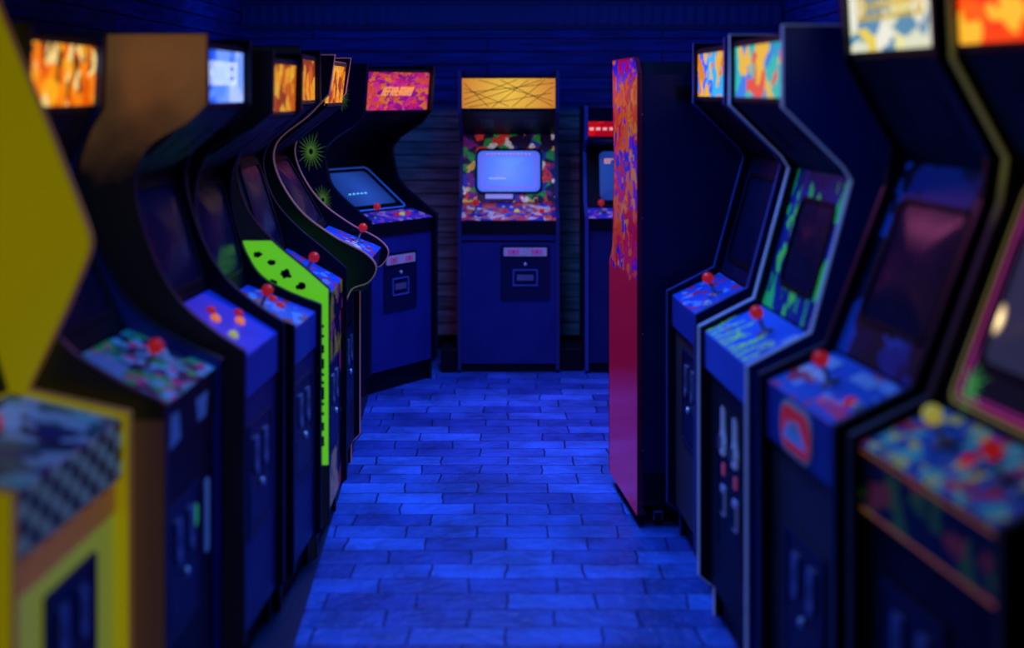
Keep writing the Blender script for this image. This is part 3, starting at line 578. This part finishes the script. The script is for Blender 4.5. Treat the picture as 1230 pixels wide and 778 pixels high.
mx=N.new('ShaderNodeMix'); mx.data_type='RGBA'; mx.blend_type='MULTIPLY'; mx.inputs['Factor'].default_value=1; L.new(br.outputs['Color'],mx.inputs['A']); L.new(rp.outputs['Result'],mx.inputs['B'])
m3=N.new('ShaderNodeMix'); m3.data_type='RGBA'; m3.blend_type='MULTIPLY'; m3.inputs['Factor'].default_value=1
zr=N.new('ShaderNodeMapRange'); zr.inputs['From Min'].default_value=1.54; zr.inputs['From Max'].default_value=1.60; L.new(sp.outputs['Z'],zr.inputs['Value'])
zc=N.new('ShaderNodeMix'); zc.data_type='RGBA'; zc.inputs['A'].default_value=(4.5,1.9,.8,1); zc.inputs['B'].default_value=(.05,.26,.9,1); L.new(zr.outputs['Result'],zc.inputs['Factor'])  # upper planks hold the blue light in their colour; lower wood is warmer
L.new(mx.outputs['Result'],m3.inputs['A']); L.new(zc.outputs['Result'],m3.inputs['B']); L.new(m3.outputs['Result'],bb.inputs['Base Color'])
bb.inputs['Roughness'].default_value=.7
bp=N.new('ShaderNodeBump'); bp.invert=True; bp.inputs['Strength'].default_value=.7; bp.inputs['Distance'].default_value=.01; L.new(br.outputs['Fac'],bp.inputs['Height']); L.new(bp.outputs['Normal'],bb.inputs['Normal'])
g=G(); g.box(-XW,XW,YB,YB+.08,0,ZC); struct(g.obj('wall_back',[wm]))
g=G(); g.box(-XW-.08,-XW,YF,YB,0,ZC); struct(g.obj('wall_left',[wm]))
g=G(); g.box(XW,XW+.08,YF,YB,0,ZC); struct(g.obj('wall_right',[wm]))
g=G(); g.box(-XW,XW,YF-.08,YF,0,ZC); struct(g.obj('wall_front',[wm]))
g=G(); g.box(-XW,XW,YF,YB,ZC,ZC+.08); struct(g.obj('ceiling',[pbr('ceiling_paint',(.02,.05,.25),.7)]))
g=G(); n=150; vs=[];fs=[]
for i in range(n+1):
    x=-XW+.01+(2*XW-.02)*i/n; y=YB-.03+.009*math.sin(i*math.pi/1.5)
    vs+=[(x,y,2.13),(x,y,2.26)]
for i in range(n): fs.append((2*i,2*i+2,2*i+3,2*i+1))
g.add(vs,fs,0,None,True); struct(g.obj('trim_1',[pbr('blue_lit_corrugated_sheet',(.01,.06,.32),.6)],recalc=False))  # sheet colour includes the blue light falling on it
g=G(); g.box(-XW,XW,YB-.045,YB,2.26,2.28); g.box(-XW,XW,YB-.02,YB,2.10,2.13); struct(g.obj('trim_2',[pbr('blue_trim_paint',(.01,.04,.2),.6)]))
g=G(); g.box(-XW,XW,YB-.015,YB,0,.09); struct(g.obj('baseboard_back',[BLACK]))
g=G()
xa=lambda d:-.655-(d-4.0)*.037
for i in range(9):
    o=-.022*i
    vs=[]
    for d in (3.6,8.0):
        for dx,zz in ((0,0),(0,.005),(-.014,.005),(-.014,0)): vs.append((xa(d)+o+dx,d,zz))
    g.add(vs,[(0,1,5,4),(1,2,6,5),(2,3,7,6),(0,3,2,1),(4,5,6,7)])
vs=[(xa(3.6)+.004,3.6,.0015),(xa(8)+.004,8,.0015),(xa(8)-.20,8,.0015),(xa(3.6)-.20,3.6,.0015)]
g.add(vs,[(0,1,2,3)])
struct(g.obj('floor_grate',[pbr('ribbed_rubber',(.006,.012,.06),.5)]))  # ribbed floor grate running along the left cabinets

# ------------------------------------------------------------ lights
def area(name,loc,rot,sx,sy,col,e,spread=180):
    l=bpy.data.lights.new(name,'AREA'); l.shape='RECTANGLE'; l.size=sx; l.size_y=sy; l.color=col; l.energy=e; l.spread=math.radians(spread)
    o=bpy.data.objects.new(name,l); COL.objects.link(o); o.location=loc; o.rotation_euler=[math.radians(a) for a in rot]; return o
BL=(.05,.25,1)
area('aisle_light',(0,6.3,2.55),(0,0,0),.4,3.4,BL,52,125)
area('entry_fill_light',(0,3.7,2.55),(0,0,0),.4,1.4,BL,13,125)  # unseen blue fill added above the near cabinets
area('wall_light',(0,8.0,2.55),(28,0,0),3.0,.3,(.03,.2,1),9)
area('accent_light',(-.35,6.1,2.3),(0,-28,0),.3,.8,(1,.18,.5),6)
area('floor_accent_light',(.25,8.0,2.5),(-8,0,0),.3,.3,(.9,.15,.8),3.0,70)
w=bpy.data.worlds.new('world'); S.world=w; w.use_nodes=True
w.node_tree.nodes['Background'].inputs[0].default_value=(.01,.03,.25,1); w.node_tree.nodes['Background'].inputs[1].default_value=.2

# ------------------------------------------------------------ camera
cd=bpy.data.cameras.new('camera'); cam=bpy.data.objects.new('camera',cd); COL.objects.link(cam)
cd.sensor_width=36; cd.lens=1708/1230*36; cd.shift_y=-(389-111)/1230
cam.location=(0,0,1.685); cam.rotation_euler=(math.pi/2,0,0)
cd.dof.use_dof=True; cd.dof.focus_distance=6.6; cd.dof.aperture_fstop=1.1
S.camera=cam
